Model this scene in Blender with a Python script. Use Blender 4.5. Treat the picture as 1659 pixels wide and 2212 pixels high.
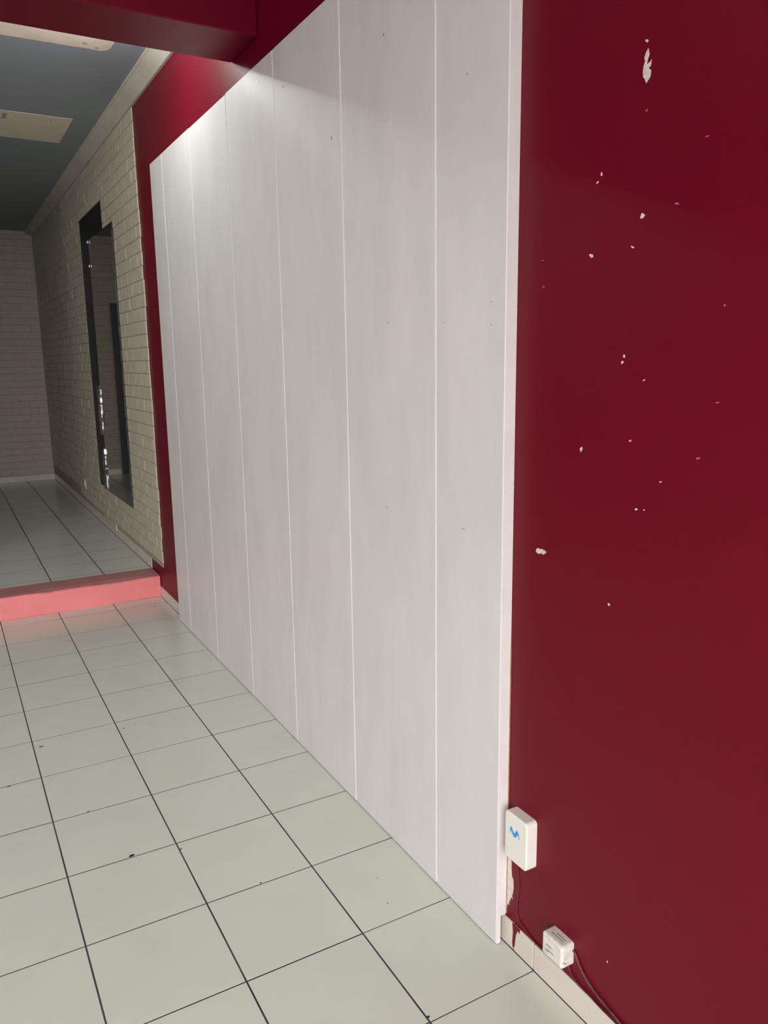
import bpy, bmesh, math, random
from mathutils import Matrix, Vector

for o in list(bpy.data.objects):
    bpy.data.objects.remove(o)
scene = bpy.context.scene
COL = scene.collection
rng = random.Random(7)

# ------------------------------------------------------------------ camera
# x: across (right wall at +x), y: into the shop, z: up, metres; floor tiles measure 0.316 m
S = 0.316
CAM = Vector((-0.18280, -4.75493, 1.45899))
RIGHT = Vector((0.86962971, -0.49351213, -0.01378223))
UP = Vector((0.10558255, 0.15863448, 0.98167583))
FWD = Vector((0.48228259, 0.85514962, -0.19005953))
cd = bpy.data.cameras.new('camera')
cam = bpy.data.objects.new('camera', cd)
COL.objects.link(cam)
cam.matrix_world = Matrix(((RIGHT.x, UP.x, -FWD.x, CAM.x),
                           (RIGHT.y, UP.y, -FWD.y, CAM.y),
                           (RIGHT.z, UP.z, -FWD.z, CAM.z),
                           (0, 0, 0, 1)))
cd.sensor_fit = 'HORIZONTAL'
cd.sensor_width = 36.0
cd.lens = 1687.34 / 1659 * 36.0
cd.clip_start = 0.02
cd.clip_end = 200
scene.camera = cam

# ------------------------------------------------------------------ view + world
scene.view_settings.view_transform = 'Standard'
scene.view_settings.look = 'None'
scene.view_settings.gamma = 1.0
scene.view_settings.use_curve_mapping = False
scene.view_settings.exposure = 0.70

SKY = 5.2
world = bpy.data.worlds.new('overcast_sky')
scene.world = world
world.use_nodes = True
bg = world.node_tree.nodes['Background']
bg.inputs[0].default_value = (1.0, 0.985, 0.98, 1)
bg.inputs[1].default_value = SKY

# room extents
XL, XR = -5.2, 0.935          # left wall, right wall (front shop)
YF, YB = -6.6, 5.13           # shop front, back wall of the raised room
XBL = -0.77                   # left wall of the raised room
ZC, ZCF = 2.925, 3.15         # ceilings: raised room / front shop
ZS = 0.138                    # step height

# portal in the open shop front: it only guides the sampling of the sky outside
pl = bpy.data.lights.new('shopfront_daylight', 'AREA')
pl.shape = 'RECTANGLE'
pl.size, pl.size_y = 5.4, 2.62
pl.cycles.is_portal = True
po = bpy.data.objects.new('shopfront_daylight', pl)
po.location = (-2.35, YF + 0.02, 1.31)
po.rotation_euler = (math.radians(90), 0, 0)      # local -Z looks to +Y
COL.objects.link(po)


# ------------------------------------------------------------------ helpers
def tag(o, label=None, cat=None, group=None, kind=None):
    if label: o['label'] = label
    if cat: o['category'] = cat
    if group: o['group'] = group
    if kind: o['kind'] = kind
    return o


def link(name, me, mat=None, parent=None, loc=None):
    o = bpy.data.objects.new(name, me)
    COL.objects.link(o)
    if mat is not None and me is not None and not me.materials:
        me.materials.append(mat)
    if loc is not None:
        o.location = loc
    if parent is not None:
        o.parent = parent
    return o


def empty(name, loc=(0, 0, 0)):
    o = bpy.data.objects.new(name, None)
    o.location = loc
    o.empty_display_size = 0.1
    COL.objects.link(o)
    return o


def bm_box(bm, x0, x1, y0, y1, z0, z1):
    vs = [bm.verts.new(p) for p in ((x0, y0, z0), (x1, y0, z0), (x1, y1, z0), (x0, y1, z0),
                                    (x0, y0, z1), (x1, y0, z1), (x1, y1, z1), (x0, y1, z1))]
    fs = [(0, 3, 2, 1), (4, 5, 6, 7), (0, 1, 5, 4), (1, 2, 6, 5), (2, 3, 7, 6), (3, 0, 4, 7)]
    return [bm.faces.new([vs[i] for i in f]) for f in fs]


def to_mesh(name, bm, smooth=False):
    bmesh.ops.recalc_face_normals(bm, faces=bm.faces)
    me = bpy.data.meshes.new(name)
    bm.to_mesh(me)
    bm.free()
    if smooth:
        for p in me.polygons:
            p.use_smooth = True
    return me


def box_mesh(name, x0, x1, y0, y1, z0, z1, bevel=0.0, seg=1):
    bm = bmesh.new()
    bm_box(bm, x0, x1, y0, y1, z0, z1)
    if bevel:
        bmesh.ops.bevel(bm, geom=list(bm.edges), offset=bevel, segments=seg, affect='EDGES', profile=0.5)
    return to_mesh(name, bm)


def chamfer_bm(bm, hx, hy, z0, z1, c, c2=None):
    """slab centred on 0, chamfered round its top (+z) face only: 20 triangles"""
    c2 = c2 or c
    rings = []
    for (a, b, z) in ((hx, hy, z0), (hx, hy, z1 - c2), (hx - c, hy - c2, z1)):
        rings.append([bm.verts.new(p) for p in ((-a, -b, z), (a, -b, z), (a, b, z), (-a, b, z))])
    for r in range(2):
        for i in range(4):
            j = (i + 1) % 4
            bm.faces.new((rings[r][i], rings[r][j], rings[r + 1][j], rings[r + 1][i]))
    bm.faces.new(rings[2])


def tube_mesh(name, pts, r, seg=8):
    bm = bmesh.new()
    pts = [Vector(p) for p in pts]
    # resample through Catmull-Rom
    dense = []
    n = len(pts)
    for i in range(n - 1):
        p0, p1, p2, p3 = pts[max(i - 1, 0)], pts[i], pts[i + 1], pts[min(i + 2, n - 1)]
        for k in range(6):
            t = k / 6
            dense.append(0.5 * ((2 * p1) + (p2 - p0) * t + (2 * p0 - 5 * p1 + 4 * p2 - p3) * t * t + (3 * p1 - p0 - 3 * p2 + p3) * t ** 3))
    dense.append(pts[-1])
    rings = []
    for i, p in enumerate(dense):
        d = (dense[min(i + 1, len(dense) - 1)] - dense[max(i - 1, 0)]).normalized()
        a = d.cross(Vector((1, 0, 0)))
        if a.length < 1e-3:
            a = d.cross(Vector((0, 0, 1)))
        a.normalize()
        b = d.cross(a)
        rings.append([bm.verts.new(p + r * (math.cos(2 * math.pi * k / seg) * a + math.sin(2 * math.pi * k / seg) * b)) for k in range(seg)])
    for i in range(len(rings) - 1):
        for k in range(seg):
            bm.faces.new((rings[i][k], rings[i][(k + 1) % seg], rings[i + 1][(k + 1) % seg], rings[i + 1][k]))
    bm.faces.new(rings[0])
    bm.faces.new(rings[-1])
    return to_mesh(name, bm, True)


def flat_poly(name, pts2d, plane, off, thick, flip=1):
    """thin solid outline. plane 'x': pts are (y, z) standing off a wall at x=off towards -x;
    plane 'z': pts are (x, y) lying on z=off, thick upwards (negative = downwards)"""
    bm = bmesh.new()
    a, b = [], []
    for (p, q) in pts2d:
        if plane == 'x':
            a.append(bm.verts.new((off, p, q)))
            b.append(bm.verts.new((off - thick, p, q)))
        else:
            a.append(bm.verts.new((p, q, off)))
            b.append(bm.verts.new((p, q, off + thick)))
    bm.faces.new(a)
    bm.faces.new(b)
    n = len(a)
    for i in range(n):
        j = (i + 1) % n
        bm.faces.new((a[i], a[j], b[j], b[i]))
    return to_mesh(name, bm)


def blob(cx, cy, w, h, n=9, seed=0, rough=0.35, tilt=0.0):
    r = random.Random(seed)
    out = []
    for k in range(n):
        t = 2 * math.pi * k / n
        s = 1 + r.uniform(-rough, rough)
        p, q = 0.5 * w * s * math.cos(t), 0.5 * h * s * math.sin(t)
        out.append((cx + p * math.cos(tilt) - q * math.sin(tilt), cy + p * math.sin(tilt) + q * math.cos(tilt)))
    return out


# ------------------------------------------------------------------ materials
def mat(name, col, rough=0.5, spec=0.5, metal=0.0, var=0.0, scale=8.0, col2=None, bump=0.0, bscale=60.0, stretch=None, coat=0.0, detail=4.0, coat_rough=0.1):
    m = bpy.data.materials.new(name)
    m.use_nodes = True
    nt = m.node_tree
    b = nt.nodes['Principled BSDF']
    b.inputs['Base Color'].default_value = (*col, 1)
    b.inputs['Roughness'].default_value = rough
    b.inputs['Specular IOR Level'].default_value = spec
    b.inputs['Metallic'].default_value = metal
    b.inputs['Coat Weight'].default_value = coat
    b.inputs['Coat Roughness'].default_value = coat_rough
    tc = nt.nodes.new('ShaderNodeTexCoord')
    geo = nt.nodes.new('ShaderNodeNewGeometry')
    src = geo.outputs['Position']
    if stretch:
        mp = nt.nodes.new('ShaderNodeMapping')
        mp.inputs['Scale'].default_value = stretch
        nt.links.new(src, mp.inputs['Vector'])
        src = mp.outputs['Vector']
    if var > 0 or col2:
        n = nt.nodes.new('ShaderNodeTexNoise')
        n.inputs['Scale'].default_value = scale
        n.inputs['Detail'].default_value = detail
        n.inputs['Roughness'].default_value = 0.6
        nt.links.new(src, n.inputs['Vector'])
        mx = nt.nodes.new('ShaderNodeMix')
        mx.data_type = 'RGBA'
        c2 = col2 if col2 else tuple(c * (1 - var) for c in col)
        mx.inputs[6].default_value = (*col, 1)
        mx.inputs[7].default_value = (*c2, 1)
        rmp = nt.nodes.new('ShaderNodeMapRange')
        rmp.inputs[1].default_value = 0.35
        rmp.inputs[2].default_value = 0.75
        nt.links.new(n.outputs['Fac'], rmp.inputs[0])
        nt.links.new(rmp.outputs[0], mx.inputs[0])
        nt.links.new(mx.outputs[2], b.inputs['Base Color'])
    if bump > 0:
        n2 = nt.nodes.new('ShaderNodeTexNoise')
        n2.inputs['Scale'].default_value = bscale
        n2.inputs['Detail'].default_value = 3.0
        nt.links.new(src, n2.inputs['Vector'])
        bp = nt.nodes.new('ShaderNodeBump')
        bp.inputs['Strength'].default_value = bump
        bp.inputs['Distance'].default_value = 0.004
        nt.links.new(n2.outputs['Fac'], bp.inputs['Height'])
        nt.links.new(bp.outputs['Normal'], b.inputs['Normal'])
    return m


M = {}
M['tile'] = mat('glazed_floor_tile', (0.65, 0.672, 0.60), 0.22, 0.5, var=0.05, scale=5.0, bump=0.03, bscale=9.0)
M['tile_back'] = M['tile']
M['grout'] = mat('dark_grout', (0.035, 0.035, 0.045), 0.9, 0.2, col2=(0.09, 0.09, 0.095), scale=3.0)
M['burgundy'] = mat('burgundy_satin_paint', (0.132, 0.0006, 0.0115), 0.42, 0.21, var=0.07, scale=2.5, bump=0.06, bscale=160.0)
M['panel'] = mat('white_panel_paint', (0.635, 0.618, 0.608), 0.42, 0.4, col2=(0.575, 0.56, 0.55), scale=3.0, stretch=(1, 2.4, 0.8), bump=0.10, bscale=40.0)
M['panel_edge'] = mat('daylit_panel_edge', (0.70, 0.66, 0.645), 0.5, 0.4, var=0.08, scale=14.0, bump=0.15, bscale=60)  # paler and pinker than the boards: daylight on the end painted in
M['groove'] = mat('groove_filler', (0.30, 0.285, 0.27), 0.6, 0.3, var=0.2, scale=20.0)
M['brick'] = mat('cream_foam_brick', (0.52, 0.475, 0.385), 0.55, 0.35, var=0.16, scale=22.0, bump=0.35, bscale=70.0)
M['brick_joint'] = mat('foam_brick_joint', (0.34, 0.305, 0.24), 0.7, 0.2)
M['brick_back'] = mat('pinkish_foam_brick', (0.47, 0.405, 0.37), 0.6, 0.3, var=0.12, scale=20.0, bump=0.3, bscale=70.0)
M['ceiling_grey'] = mat('blue_grey_ceiling_paint', (0.29, 0.325, 0.36), 0.75, 0.2, var=0.08, scale=3.0, bump=0.08, bscale=90)
M['patch'] = mat('bare_cream_ceiling', (0.78, 0.69, 0.59), 0.8, 0.2, col2=(0.66, 0.57, 0.48), scale=7.0)
M['white_ceiling'] = mat('white_ceiling_paint', (0.62, 0.61, 0.59), 0.8, 0.2, var=0.03)
M['cornice'] = mat('cornice_plaster', (0.50, 0.465, 0.42), 0.65, 0.3, col2=(0.42, 0.385, 0.33), scale=6.0)
M['pink'] = mat('pink_step_paint', (0.80, 0.225, 0.235), 0.5, 0.4, col2=(0.72, 0.20, 0.215), scale=5.0, bump=0.12, bscale=30)
M['pink_shaded'] = mat('pink_step_shade', (0.50, 0.21, 0.21), 0.5, 0.4, col2=(0.40, 0.175, 0.175), scale=6.0, bump=0.12, bscale=30)  # riser pink darkened and dulled: the tread's shade is put into the colour
M['skirting'] = mat('skirting_tile', (0.60, 0.545, 0.49), 0.25, 0.5, var=0.08, scale=8.0)
M['white_wall'] = mat('plain_white_wall', (0.70, 0.68, 0.65), 0.7, 0.3, var=0.03)
M['black_gloss'] = mat('black_gloss_film', (0.006, 0.007, 0.009), 0.28, 0.2, bump=0.35, bscale=14.0)
M['foil'] = mat('crinkled_silver_edge', (0.88, 0.88, 0.92), 0.16, 0.5, metal=1.0, bump=0.5, bscale=35.0)
M['mirror'] = mat('aged_mirror', (0.60, 0.60, 0.56), 0.03, 0.5, metal=1.0)
M['door'] = mat('dark_door_paint', (0.035, 0.035, 0.03), 0.5, 0.4, var=0.2)
M['plastic'] = mat('white_plastic', (0.74, 0.71, 0.665), 0.38, 0.45, var=0.03, scale=20)
M['plastic_dirty'] = mat('grimy_white_plastic', (0.74, 0.70, 0.66), 0.5, 0.35, col2=(0.50, 0.465, 0.42), scale=60.0, stretch=(1, 0.6, 1.6))
M['slot'] = mat('dark_slot', (0.22, 0.21, 0.20), 0.8, 0.1)
M['logo_blue'] = mat('blue_print', (0.035, 0.30, 0.66), 0.4, 0.4)
M['logo_pale'] = mat('pale_blue_print', (0.40, 0.50, 0.66), 0.4, 0.4)
M['cable'] = mat('paint_spattered_cable', (0.09, 0.025, 0.028), 0.55, 0.3, col2=(0.15, 0.075, 0.07), scale=40.0)
M['cable_red'] = mat('painted_over_cable', (0.10, 0.008, 0.022), 0.45, 0.4)
M['chip'] = mat('bare_plaster_chip', (0.66, 0.60, 0.55), 0.8, 0.2, col2=(0.50, 0.40, 0.38), scale=60)
M['chip_pink'] = mat('scuffed_paint', (0.40, 0.13, 0.14), 0.7, 0.2)
M['dark_mark'] = mat('dark_mark', (0.03, 0.03, 0.04), 0.8, 0.2)
M['grey_mark'] = mat('grey_mark', (0.33, 0.31, 0.30), 0.7, 0.2)
M['caulk'] = mat('brown_caulk', (0.40, 0.25, 0.13), 0.7, 0.2, var=0.4, scale=50)
M['socket'] = mat('socket_plastic', (0.55, 0.53, 0.47), 0.4, 0.4)
M['pavement'] = mat('pavement', (0.20, 0.195, 0.185), 0.9, 0.2, var=0.15)
M['steel'] = mat('shutter_steel', (0.4, 0.4, 0.4), 0.45, 0.5, metal=0.8)
M['bulb'] = mat('lamp_metal', (0.8, 0.8, 0.8), 0.4)


def structure(name, me, m, loc=None):
    return tag(link(name, me, m, loc=loc), kind='structure')


# ------------------------------------------------------------------ shell
wall_right = structure('wall_right', box_mesh('wall_right', XR, XR + 0.2, YF, YB + 0.2, -0.1, ZCF + 0.05), M['burgundy'])
structure('wall_left', box_mesh('wall_left', XL - 0.2, XL, YF, 0.133, -0.1, ZCF + 0.05), M['white_wall'])
# wall that closes the front shop left of the step, and the side wall of the raised room
structure('wall_middle', box_mesh('wall_middle', XL - 0.2, XBL, 0.133, 0.345, -0.1, ZCF + 0.05), M['burgundy'])
structure('wall_inner', box_mesh('wall_inner', XBL - 0.15, XBL, 0.345, YB + 0.2, -0.1, ZCF + 0.05), M['white_wall'])
wall_back = structure('wall_back', box_mesh('wall_back', XBL - 0.15, XR, YB, YB + 0.2, -0.1, ZCF + 0.05), M['brick_back'])
bm = bmesh.new()                                    # shop front: piers and lintel around the open shutter
bm_box(bm, XL - 0.2, -5.05, YF - 0.2, YF, -0.1, ZCF + 0.05)
bm_box(bm, 0.35, XR + 0.2, YF - 0.2, YF, -0.1, ZCF + 0.05)
bm_box(bm, -5.05, 0.35, YF - 0.2, YF, 2.62, ZCF + 0.05)
structure('wall_front', to_mesh('wall_front', bm), M['white_wall'])
structure('ground_outside', box_mesh('ground_outside', -25, 25, -30, YF - 0.2, -0.12, -0.02), M['pavement'])

# ceilings
structure('ceiling_front', box_mesh('ceiling_front', XL - 0.2, XR + 0.2, YF - 0.2, -1.80, ZCF, ZCF + 0.1), M['white_ceiling'])
ceiling = structure('ceiling', box_mesh('ceiling', XL - 0.2, XR + 0.2, -1.80, YB + 0.2, ZC, ZC + 0.1), M['ceiling_grey'])
tag(ceiling, label='blue-grey painted ceiling behind the burgundy beam')


def wobble(pts, seed, amp, step=0.03):
    """break straight outline edges into slightly ragged ones"""
    r = random.Random(seed)
    out = []
    n = len(pts)
    for i in range(n):
        a, b = Vector(pts[i]), Vector(pts[(i + 1) % n])
        L = (b - a).length
        k = max(1, int(L / step))
        nrm = Vector((-(b - a).y, (b - a).x)).normalized()
        for j in range(k):
            p = a.lerp(b, j / k)
            if j:
                p = p + nrm * r.uniform(-amp, amp)
            out.append((p.x, p.y))
    return out


p1 = [(0.08, -1.17), (0.66, -1.17), (0.705, -1.13), (0.705, -0.625), (0.694, -0.588), (0.665, -0.568), (0.08, -0.558)]
pa = link('patch', flat_poly('patch', wobble(p1, 3, 0.003), 'z', ZC, -0.002), M['patch'], ceiling)
pa['label'] = 'unpainted cream patch with rounded corner beside the beam'
p2 = [(0.08, 0.607), (0.712, 0.607), (0.712, 1.20), (0.08, 1.185)]
pb = link('patch', flat_poly('patch2', wobble(p2, 4, 0.003), 'z', ZC, -0.002), M['patch'], ceiling)
pb['label'] = 'square-cornered unpainted cream patch further back'
for (x, y, w, h) in ((0.585, -0.628, 0.02, 0.018), (0.645, -0.598, 0.018, 0.016)):
    link('screw_hole', flat_poly('screw_hole', blob(x, y, w, h, 8, int(x * 900)), 'z', ZC - 0.002, -0.001), M['grey_mark'], ceiling)
link('screw_hole', flat_poly('hook', [(0.335, 0.66), (0.36, 0.655), (0.358, 0.675), (0.346, 0.69), (0.356, 0.73), (0.345, 0.775), (0.325, 0.775), (0.338, 0.735), (0.33, 0.69)], 'z', ZC - 0.002, -0.001), M['grey_mark'], ceiling)
link('screw_hole', flat_poly('hole3', blob(0.60, 0.70, 0.014, 0.014, 8, 5), 'z', ZC - 0.002, -0.001), M['grey_mark'], ceiling)

# beam
beam = structure('beam', box_mesh('beam', XL, XR, -1.916, -1.631, 2.588, ZCF, 0.004, 1), M['burgundy'])
tag(beam, label='burgundy boxed beam crossing below the ceiling')

# cornice along the right wall (cove profile) and the thin strip on the back wall
prof = [(XR, ZC), (XR, 2.868), (XR - 0.012, 2.868), (XR - 0.022, 2.876), (XR - 0.05, 2.896), (XR - 0.072, 2.912), (XR - 0.084, ZC - 0.008), (XR - 0.084, ZC)]
bm = bmesh.new()
n_s = 24
ys = [-1.631 + (YB + 1.631) * i / n_s for i in range(n_s + 1)]
rings = []
for y in ys:
    jx = rng.uniform(-0.0015, 0.0015)
    rings.append([bm.verts.new((px + (jx if 1 < i < 7 else 0), y, pz)) for i, (px, pz) in enumerate(prof)])
for a, b in zip(rings[:-1], rings[1:]):
    for i in range(len(prof)):
        j = (i + 1) % len(prof)
        bm.faces.new((a[i], a[j], b[j], b[i]))
bm.faces.new(rings[0])
bm.faces.new(rings[-1])
trim1 = structure('trim_1', to_mesh('cornice', bm), M['cornice'])
tag(trim1, label='pale plaster cornice between grey ceiling and right wall')
link('stain', flat_poly('stain', blob(-0.385, 2.873, 0.035, 0.012, 8, 2), 'x', XR - 0.0115, 0.002), M['caulk'], trim1)
structure('trim_2', box_mesh('trim_2', XBL, XR - 0.084, YB - 0.025, YB, 2.884, ZC, 0.004), M['cornice'])

# ------------------------------------------------------------------ floors
floor = structure('floor', box_mesh('floor', XL - 0.1, XR, YF - 0.2, 0.2, -0.1, -0.00025), M['grout'])
tag(floor, label='pale square floor tiles with dark joints')
ROWS = [-0.0031, -0.3219, -0.6270, -0.9463, -1.2571, -1.5712, -1.8880, -2.2087, -2.5311, -2.8467, -3.1668, -3.4882]
yb = [0.133, *ROWS]
while yb[-1] > YF - 0.2 + 0.05:
    yb.append(yb[-1] - 0.3165)
xb = [0.931]
x = 2 * S
while x > XL:
    xb.append(x)
    x -= S
xb.append(XL)
tile_cache = {}


def tile_mesh(w, d):
    key = (round(w, 3), round(d, 3))
    if key not in tile_cache:
        bm = bmesh.new()
        chamfer_bm(bm, w / 2, d / 2, -0.006, 0.0, 0.0002)
        tile_cache[key] = to_mesh('tile', bm)
    return tile_cache[key]


def lay_tiles(parent, xb, yb, z, near, gx=0.0044, gy=0.0036):
    rest = bmesh.new()
    n_part = 0
    r = random.Random(11)
    for j in range(len(yb) - 1):
        y1, y0 = max(yb[j], yb[j + 1]), min(yb[j], yb[j + 1])
        for i in range(len(xb) - 1):
            x1, x0 = max(xb[i], xb[i + 1]), min(xb[i], xb[i + 1])
            gj = gy * r.uniform(0.75, 1.25)
            w, d = x1 - x0 - gx, y1 - y0 - gj
            if w < 0.01 or d < 0.01:
                continue
            c = ((x0 + x1) / 2, (y0 + y1) / 2)
            tilt = (r.uniform(-1, 1) * 0.0003, r.uniform(-1, 1) * 0.0003)
            if near(*c):
                o = link('tile', tile_mesh(w, d), M['tile'], parent, (c[0], c[1], z))
                o.rotation_euler = (tilt[0], tilt[1], 0)
                n_part += 1
            else:
                t = bmesh.new()
                chamfer_bm(t, w / 2, d / 2, -0.006, 0.0, 0.0002)
                bmesh.ops.translate(t, verts=t.verts, vec=(c[0], c[1], z))
                me = bpy.data.meshes.new('tmp')
                t.to_mesh(me)
                t.free()
                rest.from_mesh(me)
                bpy.data.meshes.remove(me)
    if len(rest.faces):
        o = link('tile_field', to_mesh('tile_field', rest), M['tile'], parent)
        o['kind'] = 'stuff'
    else:
        rest.free()
    return n_part


nf = lay_tiles(floor, xb, yb, 0.0, lambda cx, cy: cx > -1.3 and cy > -4.6)
# chips and specks on the front floor
for k, (x, y, w, h, t) in enumerate(((0.026, -1.635, 0.024, 0.012, 0.1), (0.336, -1.640, 0.012, 0.008, 0), (0.386, -1.631, 0.007, 0.005, 0), (0.443, -1.656, 0.007, 0.005, 0),
                                     (0.183, -2.521, 0.030, 0.016, 0.2), (0.321, -2.567, 0.014, 0.006, 0.9), (0.109, -2.204, 0.016, 0.006, 0), (0.300, -0.424, 0.020, 0.010, 0),
                                     (0.636, -3.474, 0.012, 0.010, 0), (0.475, -2.841, 0.010, 0.008, 0), (-0.106, -1.894, 0.02, 0.008, 0.2), (0.772, -2.993, 0.005, 0.004, 0), (0.744, -3.10, 0.008, 0.004, 0.6), (0.845, -0.06, 0.03, 0.01, 0))):
    link('chip', flat_poly('chip', blob(x, y, w * 0.7, h * 0.7, 9, k, 0.4, t), 'z', -0.0004, 0.0007), M['dark_mark'], floor)

floor_back = structure('floor_raised', box_mesh('floor_raised', XBL, XR, 0.34, YB, -0.1, ZS - 0.00025), M['grout'])
tag(floor_back, label='raised tiled floor beyond the pink step')
yb2 = [0.345, 0.42]
while yb2[-1] < YB - 0.05:
    yb2.append(min(yb2[-1] + 0.3155, YB - 0.008))
xb2 = [0.931]
x = 2 * S
while x > XBL:
    xb2.append(x)
    x -= S
xb2.append(XBL)
lay_tiles(floor_back, xb2, yb2, ZS, lambda cx, cy: True, gx=0.0066, gy=0.0060)

# pink step: riser and tread with an uneven hand-painted edge
step = empty('step', (0, 0.133, 0))
tag(step, kind='structure', label='pink painted step up to the raised floor')
bm = bmesh.new()
n_x = 90
rows = []
for i in range(n_x + 1):
    x = XBL + (0.931 - XBL) * i / n_x
    wob = 0.0022 * math.sin(x * 6.1 + 1.0) + 0.0012 * math.sin(x * 17.0) + rng.uniform(-0.0008, 0.0008)
    if abs(x - 0.27) < 0.03:
        wob -= 0.004
    rows.append([bm.verts.new(p) for p in ((x, 0.002 * math.sin(x * 9), 0.0), (x, 0.001 * math.sin(x * 13 + 2), 0.07),
                                            (x, wob * 0.2, ZS - 0.010 + wob), (x, 0.008, ZS - 0.004 + wob), (x, 0.09, 0.02), (x, 0.09, 0.0))])
for a, b in zip(rows[:-1], rows[1:]):
    for i in range(6):
        j = (i + 1) % 6
        bm.faces.new((a[i], a[j], b[j], b[i]))
bm.faces.new(rows[0])
bm.faces.new(rows[-1])
riser = link('riser', to_mesh('riser', bm), M['pink'], step)
riser['label'] = 'bright pink riser'
bm = bmesh.new()
rows = []
for i in range(n_x + 1):
    x = XBL + (0.931 - XBL) * i / n_x
    wob = 0.0022 * math.sin(x * 6.1 + 1.0) + 0.0012 * math.sin(x * 17.0)
    e = rng.uniform(-0.0012, 0.0012)
    rows.append([bm.verts.new(p) for p in ((x, 0.0075, ZS - 0.0045 + wob), (x, 0.06, ZS + 0.0012), (x, 0.213 + e, ZS + 0.0016), (x, 0.213 + e, ZS - 0.03), (x, 0.03, ZS - 0.03))])
for a, b in zip(rows[:-1], rows[1:]):
    for i in range(5):
        j = (i + 1) % 5
        bm.faces.new((a[i], a[j], b[j], b[i]))
bm.faces.new(rows[0])
bm.faces.new(rows[-1])
tread = link('tread', to_mesh('tread', bm), M['pink_shaded'], step)
tread['label'] = 'dull pink tread, shade painted into its colour'

# ------------------------------------------------------------------ skirting tiles
bb = empty('baseboard_right', (XR, 0, 0))
tag(bb, kind='structure', label='low beige skirting tiles along the burgundy wall')
SK = 0.931


def skirt(parent, y0, y1, z0, z1, ax=XR):
    me = box_mesh('skirting_tile', SK - ax, XR - ax + 0.002, y0, y1, z0, z1, 0.0012)
    return link('skirting_tile', me, M['skirting'], parent)


seams = [-3.486 - 0.3165 * k for k in range(11)]
skirt(bb, -3.409, -3.20, 0, 0.073)
skirt(bb, -3.4845, -3.4115, 0, 0.072)
for a, b in zip(seams[:-1], seams[1:]):
    if b > YF:
        skirt(bb, b + 0.0012, a - 0.0012, 0, 0.070 + rng.uniform(-0.002, 0.002))
skirt(bb, -0.343, -0.028, 0, 0.067)
skirt(bb, -0.40, -0.345, 0, 0.067)
skirt(bb, -0.026, 0.131, 0, 0.067)
y = 0.347
while y < YB - 0.05:
    y2 = min(y + 0.3155, YB - 0.001)
    skirt(bb, y, y2 - 0.0015, ZS, ZS + 0.071)
    y = y2
bbk = empty('baseboard_back', (0, YB, 0))
tag(bbk, kind='structure', label='pale skirting tiles along the far wall')
x = SK
while x > 0.14:
    x2 = max(x - 0.3155, 0.13)
    link('skirting_tile', box_mesh('skirting_back', x2 + 0.0012, x - 0.0012, -0.010, 0.0, ZS, ZS + 0.066, 0.0012), M['skirting'], bbk)
    x = x2
x = -0.69
while x > XBL + 0.01:
    x2 = max(x - 0.3155, XBL)
    link('skirting_tile', box_mesh('skirting_back', x2 + 0.0012, x - 0.0012, -0.010, 0.0, ZS, ZS + 0.066, 0.0012), M['skirting'], bbk)
    x = x2

# ------------------------------------------------------------------ foam bricks
PIT, BL = 0.0772, 0.194
brick_cache = {}


def brick_mesh(w, h, axis, m, depth=0.0055):
    key = (round(w, 2), round(h, 3), axis)
    if key not in brick_cache:
        bm = bmesh.new()
        chamfer_bm(bm, round(w, 2) / 2 - 0.0003, h / 2 - 0.0013, -0.002, depth, 0.0006, 0.0034)
        if axis == 'x':      # face towards -x: local (x,y,z) -> (-z, x, y)
            bmesh.ops.transform(bm, matrix=Matrix(((0, 0, -1, 0), (1, 0, 0, 0), (0, 1, 0, 0), (0, 0, 0, 1))), verts=bm.verts)
        else:                # face towards -y: (x, -z, y)
            bmesh.ops.transform(bm, matrix=Matrix(((1, 0, 0, 0), (0, 0, -1, 0), (0, 1, 0, 0), (0, 0, 0, 1))), verts=bm.verts)
        me = to_mesh('brick', bm)
        me.materials.append(m)
        brick_cache[key] = me
    return brick_cache[key]


# backing sheet of the brick cladding on the right wall
sheet = link('brick_sheet', box_mesh('brick_sheet', XR - 0.004, XR, 0.028, YB, 0.212, 2.870), M['brick_joint'], wall_right)
z_joint = 1.170
courses = []
k = 0
z = z_joint
while z > 0.25:
    z -= PIT
z = z  # lowest joint
zz = z
while zz < 2.865:
    courses.append((zz, min(zz + PIT, 2.868)))
    zz += PIT
todo = []
for ci, (z0, z1) in enumerate(courses):
    y = 0.016 + rng.uniform(-0.008, 0.012)
    first = BL * (0.5 if ci % 2 else 1.0) * rng.uniform(0.93, 1.04)
    while y < YB - 0.02:
        L = first if first else BL
        first = None
        y1 = min(y + L, YB - 0.001)
        if not (ci == 0 and y > 3.05) and y1 - y > 0.02 and z1 - z0 > 0.02:
            todo.append((y, y1, z0, z1))
        y = y1
# a few loose bricks that reach down over the skirting
for (y0, y1) in ((1.45, 1.64), (1.645, 1.80), (1.805, 1.95)):
    todo.append((y0, y1, courses[0][0] - PIT + 0.02, courses[0][0]))
todo.sort(key=lambda t: (t[0] + t[1]) / 2)
rest = bmesh.new()
for n, (y0, y1, z0, z1) in enumerate(todo):
    yc, zc = (y0 + y1) / 2, (z0 + z1) / 2
    # hidden behind mirror or black board
    me = brick_mesh(y1 - y0, z1 - z0, 'x', M['brick'])
    dx = rng.uniform(-0.0008, 0.0008)
    px = XR - 0.004 + dx if zc > courses[0][0] else SK - 0.002
    if n < 300:
        link('brick', me, None, wall_right, (px, yc, zc))
    else:
        t = bmesh.new()
        t.from_mesh(me)
        bmesh.ops.translate(t, verts=t.verts, vec=(px, yc, zc))
        tmp = bpy.data.meshes.new('tmp')
        t.to_mesh(tmp)
        t.free()
        rest.from_mesh(tmp)
        bpy.data.meshes.remove(tmp)
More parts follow.
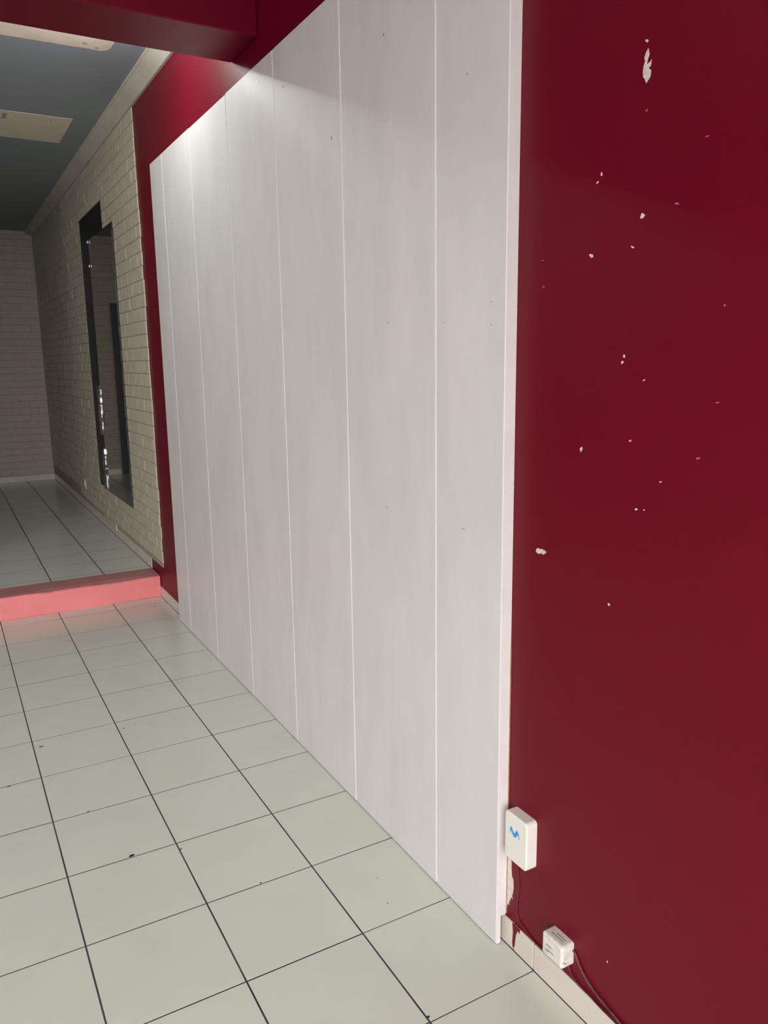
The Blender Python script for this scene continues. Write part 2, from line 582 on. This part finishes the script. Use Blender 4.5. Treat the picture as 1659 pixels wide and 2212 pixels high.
o = link('brick_field', to_mesh('brick_field', rest), M['brick'], wall_right)
o['kind'] = 'stuff'

# back wall: same foam bricks, pinkish, round the dark door
DX0, DX1, DZ1 = -0.69, 0.125, 2.17
rest = bmesh.new()
zz = ZS + 0.075
ci = 0
while zz < 2.88:
    z1 = min(zz + PIT, 2.886)
    x = XR - 0.011
    first = BL * (0.5 if ci % 2 else 1.0)
    while x > XBL + 0.01:
        x0 = max(x - first, XBL)
        first = BL
        segs = [(x0, x)]
        if zz < DZ1:
            segs = [(a, b) for a, b in ((x0, min(x, DX0)), (max(x0, DX1), x)) if b - a > 0.02]
        for a, b in segs:
            if z1 - zz < 0.015:
                continue
            me = brick_mesh(b - a, z1 - zz, 'y', M['brick_back'])
            loc = ((a + b) / 2, YB - 0.001, (zz + z1) / 2)
            if (a + b) / 2 > 0.0:
                link('brick', me, None, wall_back, loc)
            else:
                t = bmesh.new()
                t.from_mesh(me)
                bmesh.ops.translate(t, verts=t.verts, vec=loc)
                tmp = bpy.data.meshes.new('tmp')
                t.to_mesh(tmp)
                t.free()
                rest.from_mesh(tmp)
                bpy.data.meshes.remove(tmp)
        x = x0
    zz = z1
    ci += 1
o = link('brick_field', to_mesh('brick_field_back', rest), M['brick_back'], wall_back)
o['kind'] = 'stuff'

door = structure('door_1', box_mesh('door_1', DX0 + 0.04, DX1 - 0.04, YB - 0.02, YB, ZS + 0.005, DZ1 - 0.04, 0.003), M['door'])
bm = bmesh.new()
bm_box(bm, DX0, DX0 + 0.04, YB - 0.03, YB, ZS, DZ1)
bm_box(bm, DX1 - 0.04, DX1, YB - 0.03, YB, ZS, DZ1)
bm_box(bm, DX0 + 0.04, DX1 - 0.04, YB - 0.03, YB, DZ1 - 0.04, DZ1)
link('door_frame', to_mesh('door_frame', bm), M['door'], door)
link('door_handle', tube_mesh('door_handle', [(-0.60, YB - 0.02, 1.16), (-0.60, YB - 0.06, 1.16), (-0.50, YB - 0.06, 1.16)], 0.008), M['steel'], door)

# ------------------------------------------------------------------ black board and mirror on the brick wall
XB = XR - 0.0115          # face of the bricks
board = empty('black_board', (XB, 1.52, 0.495))
tag(board, 'tall glossy black board on the brick wall, half hidden by the mirror', 'board')
link('board_face', box_mesh('board_face', -0.004, -0.0005, -0.44, 0.44, 0.0, 2.062, 0.002), M['black_gloss'], board)
mirror = empty('wall_mirror', (XB - 0.004, 1.18, 0.482))
tag(mirror, 'tall frameless dark mirror fixed on the cream brick wall', 'mirror')
link('mirror_glass', box_mesh('mirror_glass', -0.003, -0.002, -0.44, 0.43, 0.0, 1.885), M['mirror'], mirror)
link('backing', box_mesh('mirror_backing', -0.002, -0.0005, -0.4402, 0.4302, -0.001, 1.886), M['dark_mark'], mirror)
link('backing', box_mesh('mirror_spacer', -0.0005, 0.0035, -0.44, -0.102, 0.0, 1.885), M['dark_mark'], mirror)
# crinkled reflective film along the far edge of the mirror, in two torn lengths
for (za, zb, sd) in ((0.012, 0.33, 21), (0.44, 0.82, 33)):
    bm = bmesh.new()
    r = random.Random(sd)
    cols = []
    nz = int((zb - za) / 0.028)
    for i in range(nz + 1):
        z = za + (zb - za) * i / nz
        row = []
        for q in range(4):
            yy = 0.427 + 0.03 * q
            xx = -0.010 - (0.008 if 0 < q < 3 else 0) + r.uniform(-0.004, 0.004)
            row.append(bm.verts.new((xx, yy + r.uniform(-0.006, 0.006), z)))
        row.append(bm.verts.new((-0.0006, 0.525, z)))
        row.append(bm.verts.new((-0.0006, 0.434, z)))
        cols.append(row)
    for a, b in zip(cols[:-1], cols[1:]):
        for i in range(6):
            j = (i + 1) % 6
            bm.faces.new((a[i], a[j], b[j], b[i]))
    bm.faces.new(cols[0])
    bm.faces.new(cols[-1])
    film = link('edge_film', to_mesh('edge_film', bm, False), M['foil'], mirror)
    film['label'] = 'crinkled shiny film along the mirror edge'
for (y, z) in ((0.425, 1.87), (0.425, 1.70)):
    link('clip', box_mesh('clip', -0.014, -0.006, y - 0.012, y + 0.012, z - 0.009, z + 0.009, 0.002), M['plastic'], mirror)

# socket low on the brick wall
so = empty('wall_socket', (XB, 2.78, 0.39))
tag(so, 'small white socket low on the shaded brick wall', 'socket')
link('plate', box_mesh('plate', -0.009, -0.0005, -0.04, 0.04, -0.045, 0.045, 0.002), M['socket'], so)
bm = bmesh.new()
bmesh.ops.create_cone(bm, cap_ends=True, segments=16, radius1=0.021, radius2=0.019, depth=0.006)
bmesh.ops.transform(bm, matrix=Matrix.Translation((-0.011, 0, 0)) @ Matrix.Rotation(-math.pi / 2, 4, 'Y'), verts=bm.verts)
link('outlet', to_mesh('outlet', bm), M['socket'], so)

# ------------------------------------------------------------------ white plank panelling
XP, PT = 0.904, 0.013
panel = empty('wall_panelling', (XR, -3.374, 0))
tag(panel, 'large white plank panelling covering the burgundy wall', 'panelling')
edges = [-3.374, -3.103, -2.612, -2.1165, -1.6285, -1.127, -0.646, -0.402]


def P(x, y, z):
    return (x - XR, y + 3.374, z)


for i in range(7):
    y0, y1 = edges[i], edges[i + 1]
    g0 = 0.0 if i == 0 else 0.0016
    g1 = 0.0 if i == 6 else 0.0016
    zt = 2.474 + rng.uniform(-0.0015, 0.0015)
    bm = bmesh.new()
    # section (x, y) chamfered at the front edges; bottom rises a little unevenly from the floor
    d = 0.0040 if i else 0.001
    sec = [(XP + PT, y0 + g0), (XP + d, y0 + g0), (XP, y0 + g0 + d), (XP, y1 - g1 - 0.0015), (XP + 0.0015, y1 - g1), (XP + PT, y1 - g1)]
    lo = [bm.verts.new(P(x, y, 0.004)) for x, y in sec]
    hi = [bm.verts.new(P(x, y, zt)) for x, y in sec]
    n = len(sec)
    for a in range(n):
        b = (a + 1) % n
        bm.faces.new((lo[a], lo[b], hi[b], hi[a]))
    bm.faces.new(lo)
    bm.faces.new(hi)
    link('board', to_mesh('board', bm), M['panel'], panel)
for y in edges[1:-1]:
    # painted-over filler bead slightly inside each joint
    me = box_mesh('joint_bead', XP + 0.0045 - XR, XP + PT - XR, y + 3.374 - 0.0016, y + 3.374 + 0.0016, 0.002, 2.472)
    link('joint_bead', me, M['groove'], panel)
# batten frame between the boards and the wall, stopping above the skirting
link('batten', box_mesh('batten', XP + PT - XR, 0.0, 0.0, 2.972, 0.076, 2.472, 0.001), M['panel_edge'], panel)
end = link('edge_strip', box_mesh('edge_strip', XP + 0.0006 - XR, 0.0, -0.0018, 0.0, 0.082, 2.473, 0.0006), M['panel_edge'], panel)
end['label'] = 'end edge of the panelling, pinkish daylight painted into its white'
link('edge_strip', box_mesh('edge_strip', XP + 0.001 - XR, XP + PT - XR, -0.0012, 0.0, 0.003, 0.082), M['panel_edge'], panel)
# dents, nail heads, scuffs on the panel face
marks = [(-2.861, 2.274, .008, .007, 'grey_mark'), (-2.858, 2.072, .005, .004, 'grey_mark'), (-2.546, 2.103, .007, .014, 'grey_mark'), (-1.968, 2.418, .014, .018, 'plastic'),
         (-2.39, 1.23, .005, .005, 'grey_mark'), (-2.864, 1.56, .006, .004, 'grey_mark'), (-2.846, 1.048, .006, .004, 'grey_mark'), (-3.222, 1.053, .012, .003, 'grey_mark'),
         (-3.134, 1.548, .004, .004, 'grey_mark'), (-3.228, 2.074, .006, .005, 'grey_mark'), (-3.325, 1.583, .004, .004, 'grey_mark'), (-3.324, 1.534, .004, .003, 'grey_mark'),
         (-0.768, 2.132, .012, .008, 'grey_mark'), (-0.567, 2.262, .014, .006, 'grey_mark'), (-1.923, 2.35, .006, .005, 'plastic'), (-2.07, 2.33, .009, .007, 'plastic'), (-2.2, 2.34, .008, .009, 'grey_mark')]
for k, (y, z, w, h, m) in enumerate(marks):
    link('paint_mark', flat_poly('paint_mark', [(a + 3.374, b) for a, b in blob(y, z, w, h, 8, k)], 'x', XP - XR + 0.0004, 0.0010), M[m], panel)
# brown caulk line and paint smears where the edge meets the red wall
link('caulk', box_mesh('caulk', -0.0022, 0.0, -0.0035, 0.0, 0.083, 0.80), M['caulk'], panel)

# ------------------------------------------------------------------ chips on the red wall
spots = [(-3.709, 1.989, .010, .004), (-3.716, 1.877, .005, .003), (-3.614, 1.794, .004, .007), (-3.604, 1.781, .006, .003), (-3.717, 1.704, .009, .010),
         (-3.697, 1.654, .009, .003), (-3.595, 1.651, .010, .006), (-3.454, 1.658, .005, .003), (-3.459, 1.605, .008, .003), (-3.689, 1.461, .006, .005), (-3.685, 1.45, .006, .006),
         (-3.739, 1.418, .007, .002), (-3.713, 1.306, .007, .003), (-3.585, 1.278, .008, .010), (-3.789, 1.238, .007, .002), (-3.735, 1.179, .008, .004), (-3.754, 1.181, .006, .002),
         (-3.677, 0.977, .006, .005), (-3.866, 1.288, .008, .003), (-3.897, 1.384, .008, .002), (-3.792, 1.712, .009, .004), (-3.844, 1.805, .007, .002), (-3.716, 0.192, .004, .005), (-3.898, 1.539, .005, .003)]
faint = {1, 7, 8, 18, 19, 20, 21, 23}
for k, (y, z, w, h) in enumerate(spots):
    link('paint_chip', flat_poly('paint_chip', blob(y, z, w, h, 7, 50 + k, 0.4, rng.uniform(-0.5, 0.5)), 'x', XR + 0.001, 0.0014), M['chip_pink' if k in faint else 'chip'], wall_right)
# the long torn chip high up
big = [(-3.7135, 1.976), (-3.7165, 1.966), (-3.713, 1.958), (-3.7115, 1.951), (-3.7185, 1.953), (-3.722, 1.956), (-3.7205, 1.946), (-3.716, 1.944), (-3.722, 1.939), (-3.7205, 1.929), (-3.712, 1.921), (-3.7085, 1.929), (-3.7045, 1.933), (-3.7035, 1.943), (-3.7045, 1.950), (-3.7075, 1.957), (-3.7055, 1.964), (-3.709, 1.971)]
link('paint_chip', flat_poly('paint_chip', big, 'x', XR + 0.001, 0.0016), M['chip'], wall_right)
lump = [(-3.459, 1.046), (-3.464, 1.0495), (-3.470, 1.048), (-3.475, 1.050), (-3.484, 1.0485), (-3.4905, 1.0455), (-3.487, 1.042), (-3.482, 1.0385), (-3.4745, 1.0415), (-3.470, 1.0375), (-3.463, 1.038), (-3.4585, 1.0415)]
link('paint_chip', flat_poly('paint_chip', lump, 'x', XR + 0.001, 0.004), M['chip'], wall_right)
# white smear on the red wall beside the panel edge under the box
smear = [(-3.376, 0.262), (-3.392, 0.237), (-3.393, 0.215), (-3.395, 0.197), (-3.401, 0.189), (-3.402, 0.165), (-3.400, 0.154), (-3.397, 0.143), (-3.399, 0.134), (-3.392, 0.137), (-3.389, 0.122), (-3.385, 0.126), (-3.386, 0.109), (-3.380, 0.112), (-3.376, 0.087)]
link('paint_smear', flat_poly('paint_smear', smear, 'x', XR + 0.001, 0.0014), M['chip'], wall_right)
# burgundy drip over the skirting joint
drip = [(-3.405, 0.074), (-3.435, 0.0735), (-3.432, 0.060), (-3.427, 0.066), (-3.420, 0.050), (-3.417, 0.030), (-3.4145, 0.012), (-3.409, 0.004), (-3.406, 0.02), (-3.408, 0.05)]
dr = link('paint_drip', flat_poly('paint_drip', drip, 'x', SK - XR + 0.001, 0.0016), M['burgundy'], bb)
dr['label'] = 'burgundy paint dripped over the skirting joint'

# ------------------------------------------------------------------ white telecom box with blue mark
ob = empty('telecom_box', (XR, -3.4425, 0.333))
tag(ob, 'white plastic box with blue M logo mounted beside the panelling', 'box')
bm = bmesh.new()
bm_box(bm, -0.031, 0.0, -0.0405, 0.0405, -0.062, 0.062)
vert_e = [e for e in bm.edges if abs(e.verts[0].co.x - e.verts[1].co.x) > 0.01]
bmesh.ops.bevel(bm, geom=vert_e, offset=0.010, segments=5, affect='EDGES', profile=0.5)
front = [e for e in bm.edges if all(v.co.x < -0.0305 for v in e.verts)]
bmesh.ops.bevel(bm, geom=front, offset=0.0035, segments=3, affect='EDGES', profile=0.5)
link('housing', to_mesh('housing', bm), M['plastic'], ob)
# logo: two humps and a dip, drawn on the front face (y decreasing runs to the right in view)


def strip_poly(center, widths):
    L, R = [], []
    for i, (p, w) in enumerate(zip(center, widths)):
        a = Vector(center[max(i - 1, 0)])
        b = Vector(center[min(i + 1, len(center) - 1)])
        d = (b - a).normalized()
        nrm = Vector((-d.y, d.x))
        L.append(tuple(Vector(p) + nrm * w / 2))
        R.append(tuple(Vector(p) - nrm * w / 2))
    return L + R[::-1]


def lg(u, v):      # u to the right in view, v up, metres about the logo centre
    return (0.0028 - u, 0.0185 + v)


blue = [lg(*p) for p in ((-0.0175, -0.001), (-0.0165, 0.006), (-0.0135, 0.0100), (-0.0105, 0.0085), (-0.0075, 0.0035), (-0.0045, -0.001), (-0.002, -0.0022), (0.0005, -0.0005),
                         (0.003, 0.0035), (0.0055, 0.008), (0.0085, 0.0105), (0.0120, 0.0085), (0.0145, 0.003), (0.0150, -0.003), (0.0125, -0.0022), (0.0108, -0.001), (0.0092, -0.002),
                         (0.0065, -0.007), (0.003, -0.0110), (-0.0005, -0.0125), (-0.005, -0.0108), (-0.009, -0.0062), (-0.012, -0.0018), (-0.0142, -0.0005), (-0.0158, -0.0018))]
lo1 = link('logo', flat_poly('logo', blue, 'x', -0.0305, 0.0009), M['logo_blue'], ob)
lo1['label'] = 'blue M logo'
pale1 = strip_poly([lg(*p) for p in ((-0.0155, 0.0030), (-0.0165, -0.003), (-0.0150, -0.0085))], (0.0042, 0.0055, 0.0040))
pale2 = strip_poly([lg(*p) for p in ((0.0125, 0.0040), (0.0152, -0.002), (0.0160, -0.0095))], (0.0055, 0.0068, 0.0060))
for pp in (pale1, pale2):
    link('logo', flat_poly('logo_pale', pp, 'x', -0.0305, 0.0007), M['logo_pale'], ob)

# ------------------------------------------------------------------ grimy junction box
jb = empty('junction_box', (XR, -3.583, 0.139))
tag(jb, 'grimy white junction box sitting on the skirting tiles', 'box')
bm = bmesh.new()
bm_box(bm, -0.036, 0.0, -0.0335, 0.0335, -0.0285, 0.0285)
bmesh.ops.bevel(bm, geom=[e for e in bm.edges if not all(v.co.x > -0.001 for v in e.verts)], offset=0.006, segments=3, affect='EDGES', profile=0.5)
link('housing', to_mesh('jb_housing', bm), M['plastic_dirty'], jb)
for (y, z, L) in ((0.010, 0.004, 0.018), (0.004, -0.008, 0.022), (0.016, -0.012, 0.012)):
    link('slot', box_mesh('slot', -0.0364, -0.0350, y - L / 2, y + L / 2, z - 0.0011, z + 0.0011), M['slot'], jb)
for (x, y, L) in ((-0.020, 0.0, 0.036), (-0.013, -0.006, 0.03)):
    link('slot', box_mesh('slot_top', x - 0.001, x + 0.001, y - L / 2, y + L / 2, 0.0275, 0.0289), M['slot'], jb)
for (z, x) in ((-0.012, -0.030), (-0.016, -0.024)):
    link('slot', box_mesh('slot_side', x - 0.002, x + 0.002, -0.0339, -0.0325, z - 0.0014, z + 0.0014), M['slot'], jb)

# ------------------------------------------------------------------ cables
c1 = link('painted_cable', tube_mesh('painted_cable', [(0.9345, -3.419, 0.275), (0.9345, -3.419, 0.225), (0.9345, -3.423, 0.184), (0.9345, -3.418, 0.131), (0.9342, -3.420, 0.102), (0.9335, -3.446, 0.088), (0.933, -3.484, 0.0775), (0.933, -3.520, 0.078), (0.933, -3.552, 0.086)], 0.0019), M['cable_red'])
tag(c1, 'thin burgundy-painted cable running from logo box down to junction box', 'cable')
c2 = link('grey_cable', tube_mesh('grey_cable', [(0.9325, -3.6145, 0.150), (0.9325, -3.624, 0.144), (0.932, -3.637, 0.127), (0.9315, -3.655, 0.112), (0.9315, -3.682, 0.0985), (0.9312, -3.706, 0.0915), (0.931, -3.74, 0.085), (0.931, -3.775, 0.080), (0.931, -3.86, 0.0795), (0.931, -4.1, 0.079)], 0.0026), M['cable'])
tag(c2, 'brownish cable sagging from the side of the grimy junction box', 'cable')
c3 = link('grey_cable', tube_mesh('grey_cable2', [(0.9325, -3.600, 0.112), (0.932, -3.610, 0.090), (0.9315, -3.635, 0.0785), (0.931, -3.673, 0.0765), (0.930, -3.707, 0.074), (0.9295, -3.745, 0.0735), (0.929, -3.80, 0.073), (0.929, -4.1, 0.073)], 0.0021), M['cable_red'])
tag(c3, 'lower dark cable lying on top of the skirting tiles', 'cable')

# ------------------------------------------------------------------ bare bulbs hanging behind the beam
mb = bpy.data.materials.new('lit_lamp_glass')
mb.use_nodes = True
nb = mb.node_tree.nodes['Principled BSDF']
nb.inputs['Emission Color'].default_value = (0.93, 1.0, 0.94, 1)
nb.inputs['Emission Strength'].default_value = 30.0
for (lx, ly, watts, lab) in ((0.50, -1.20, 42.0, 'bare bulb hanging behind the beam, the one nearer the panelling'),
                             (-1.60, -1.20, 115.0, 'bare bulb hanging behind the beam, the one far left of the panelling')):
    lamp = empty('ceiling_lamp', (lx, ly, ZC))
    tag(lamp, lab, 'lamp', 'bulbs behind the beam')
    bm = bmesh.new()
    bmesh.ops.create_cone(bm, cap_ends=True, segments=24, radius1=0.035, radius2=0.04, depth=0.02)
    bmesh.ops.translate(bm, verts=bm.verts, vec=(0, 0, -0.0125))
    link('lamp_base', to_mesh('lamp_base', bm, True), M['bulb'], lamp)
    bm = bmesh.new()
    bmesh.ops.create_cone(bm, cap_ends=True, segments=16, radius1=0.016, radius2=0.018, depth=0.065)
    bmesh.ops.translate(bm, verts=bm.verts, vec=(0, 0, -0.055))
    link('lamp_holder', to_mesh('lamp_holder', bm, True), M['bulb'], lamp)
    bm = bmesh.new()
    bmesh.ops.create_uvsphere(bm, u_segments=20, v_segments=12, radius=0.030)
    bmesh.ops.translate(bm, verts=bm.verts, vec=(0, 0, -0.125))
    bulb = link('lamp_bulb', to_mesh('lamp_bulb', bm, True), mb, lamp)
    ld = bpy.data.lights.new('lamp_light', 'POINT')
    ld.energy = watts
    ld.color = (0.97, 1.0, 0.96)
    ld.shadow_soft_size = 0.034
    lo = bpy.data.objects.new('lamp_light', ld)
    lo.location = (0, 0, -0.125)
    COL.objects.link(lo)
    lo.parent = lamp
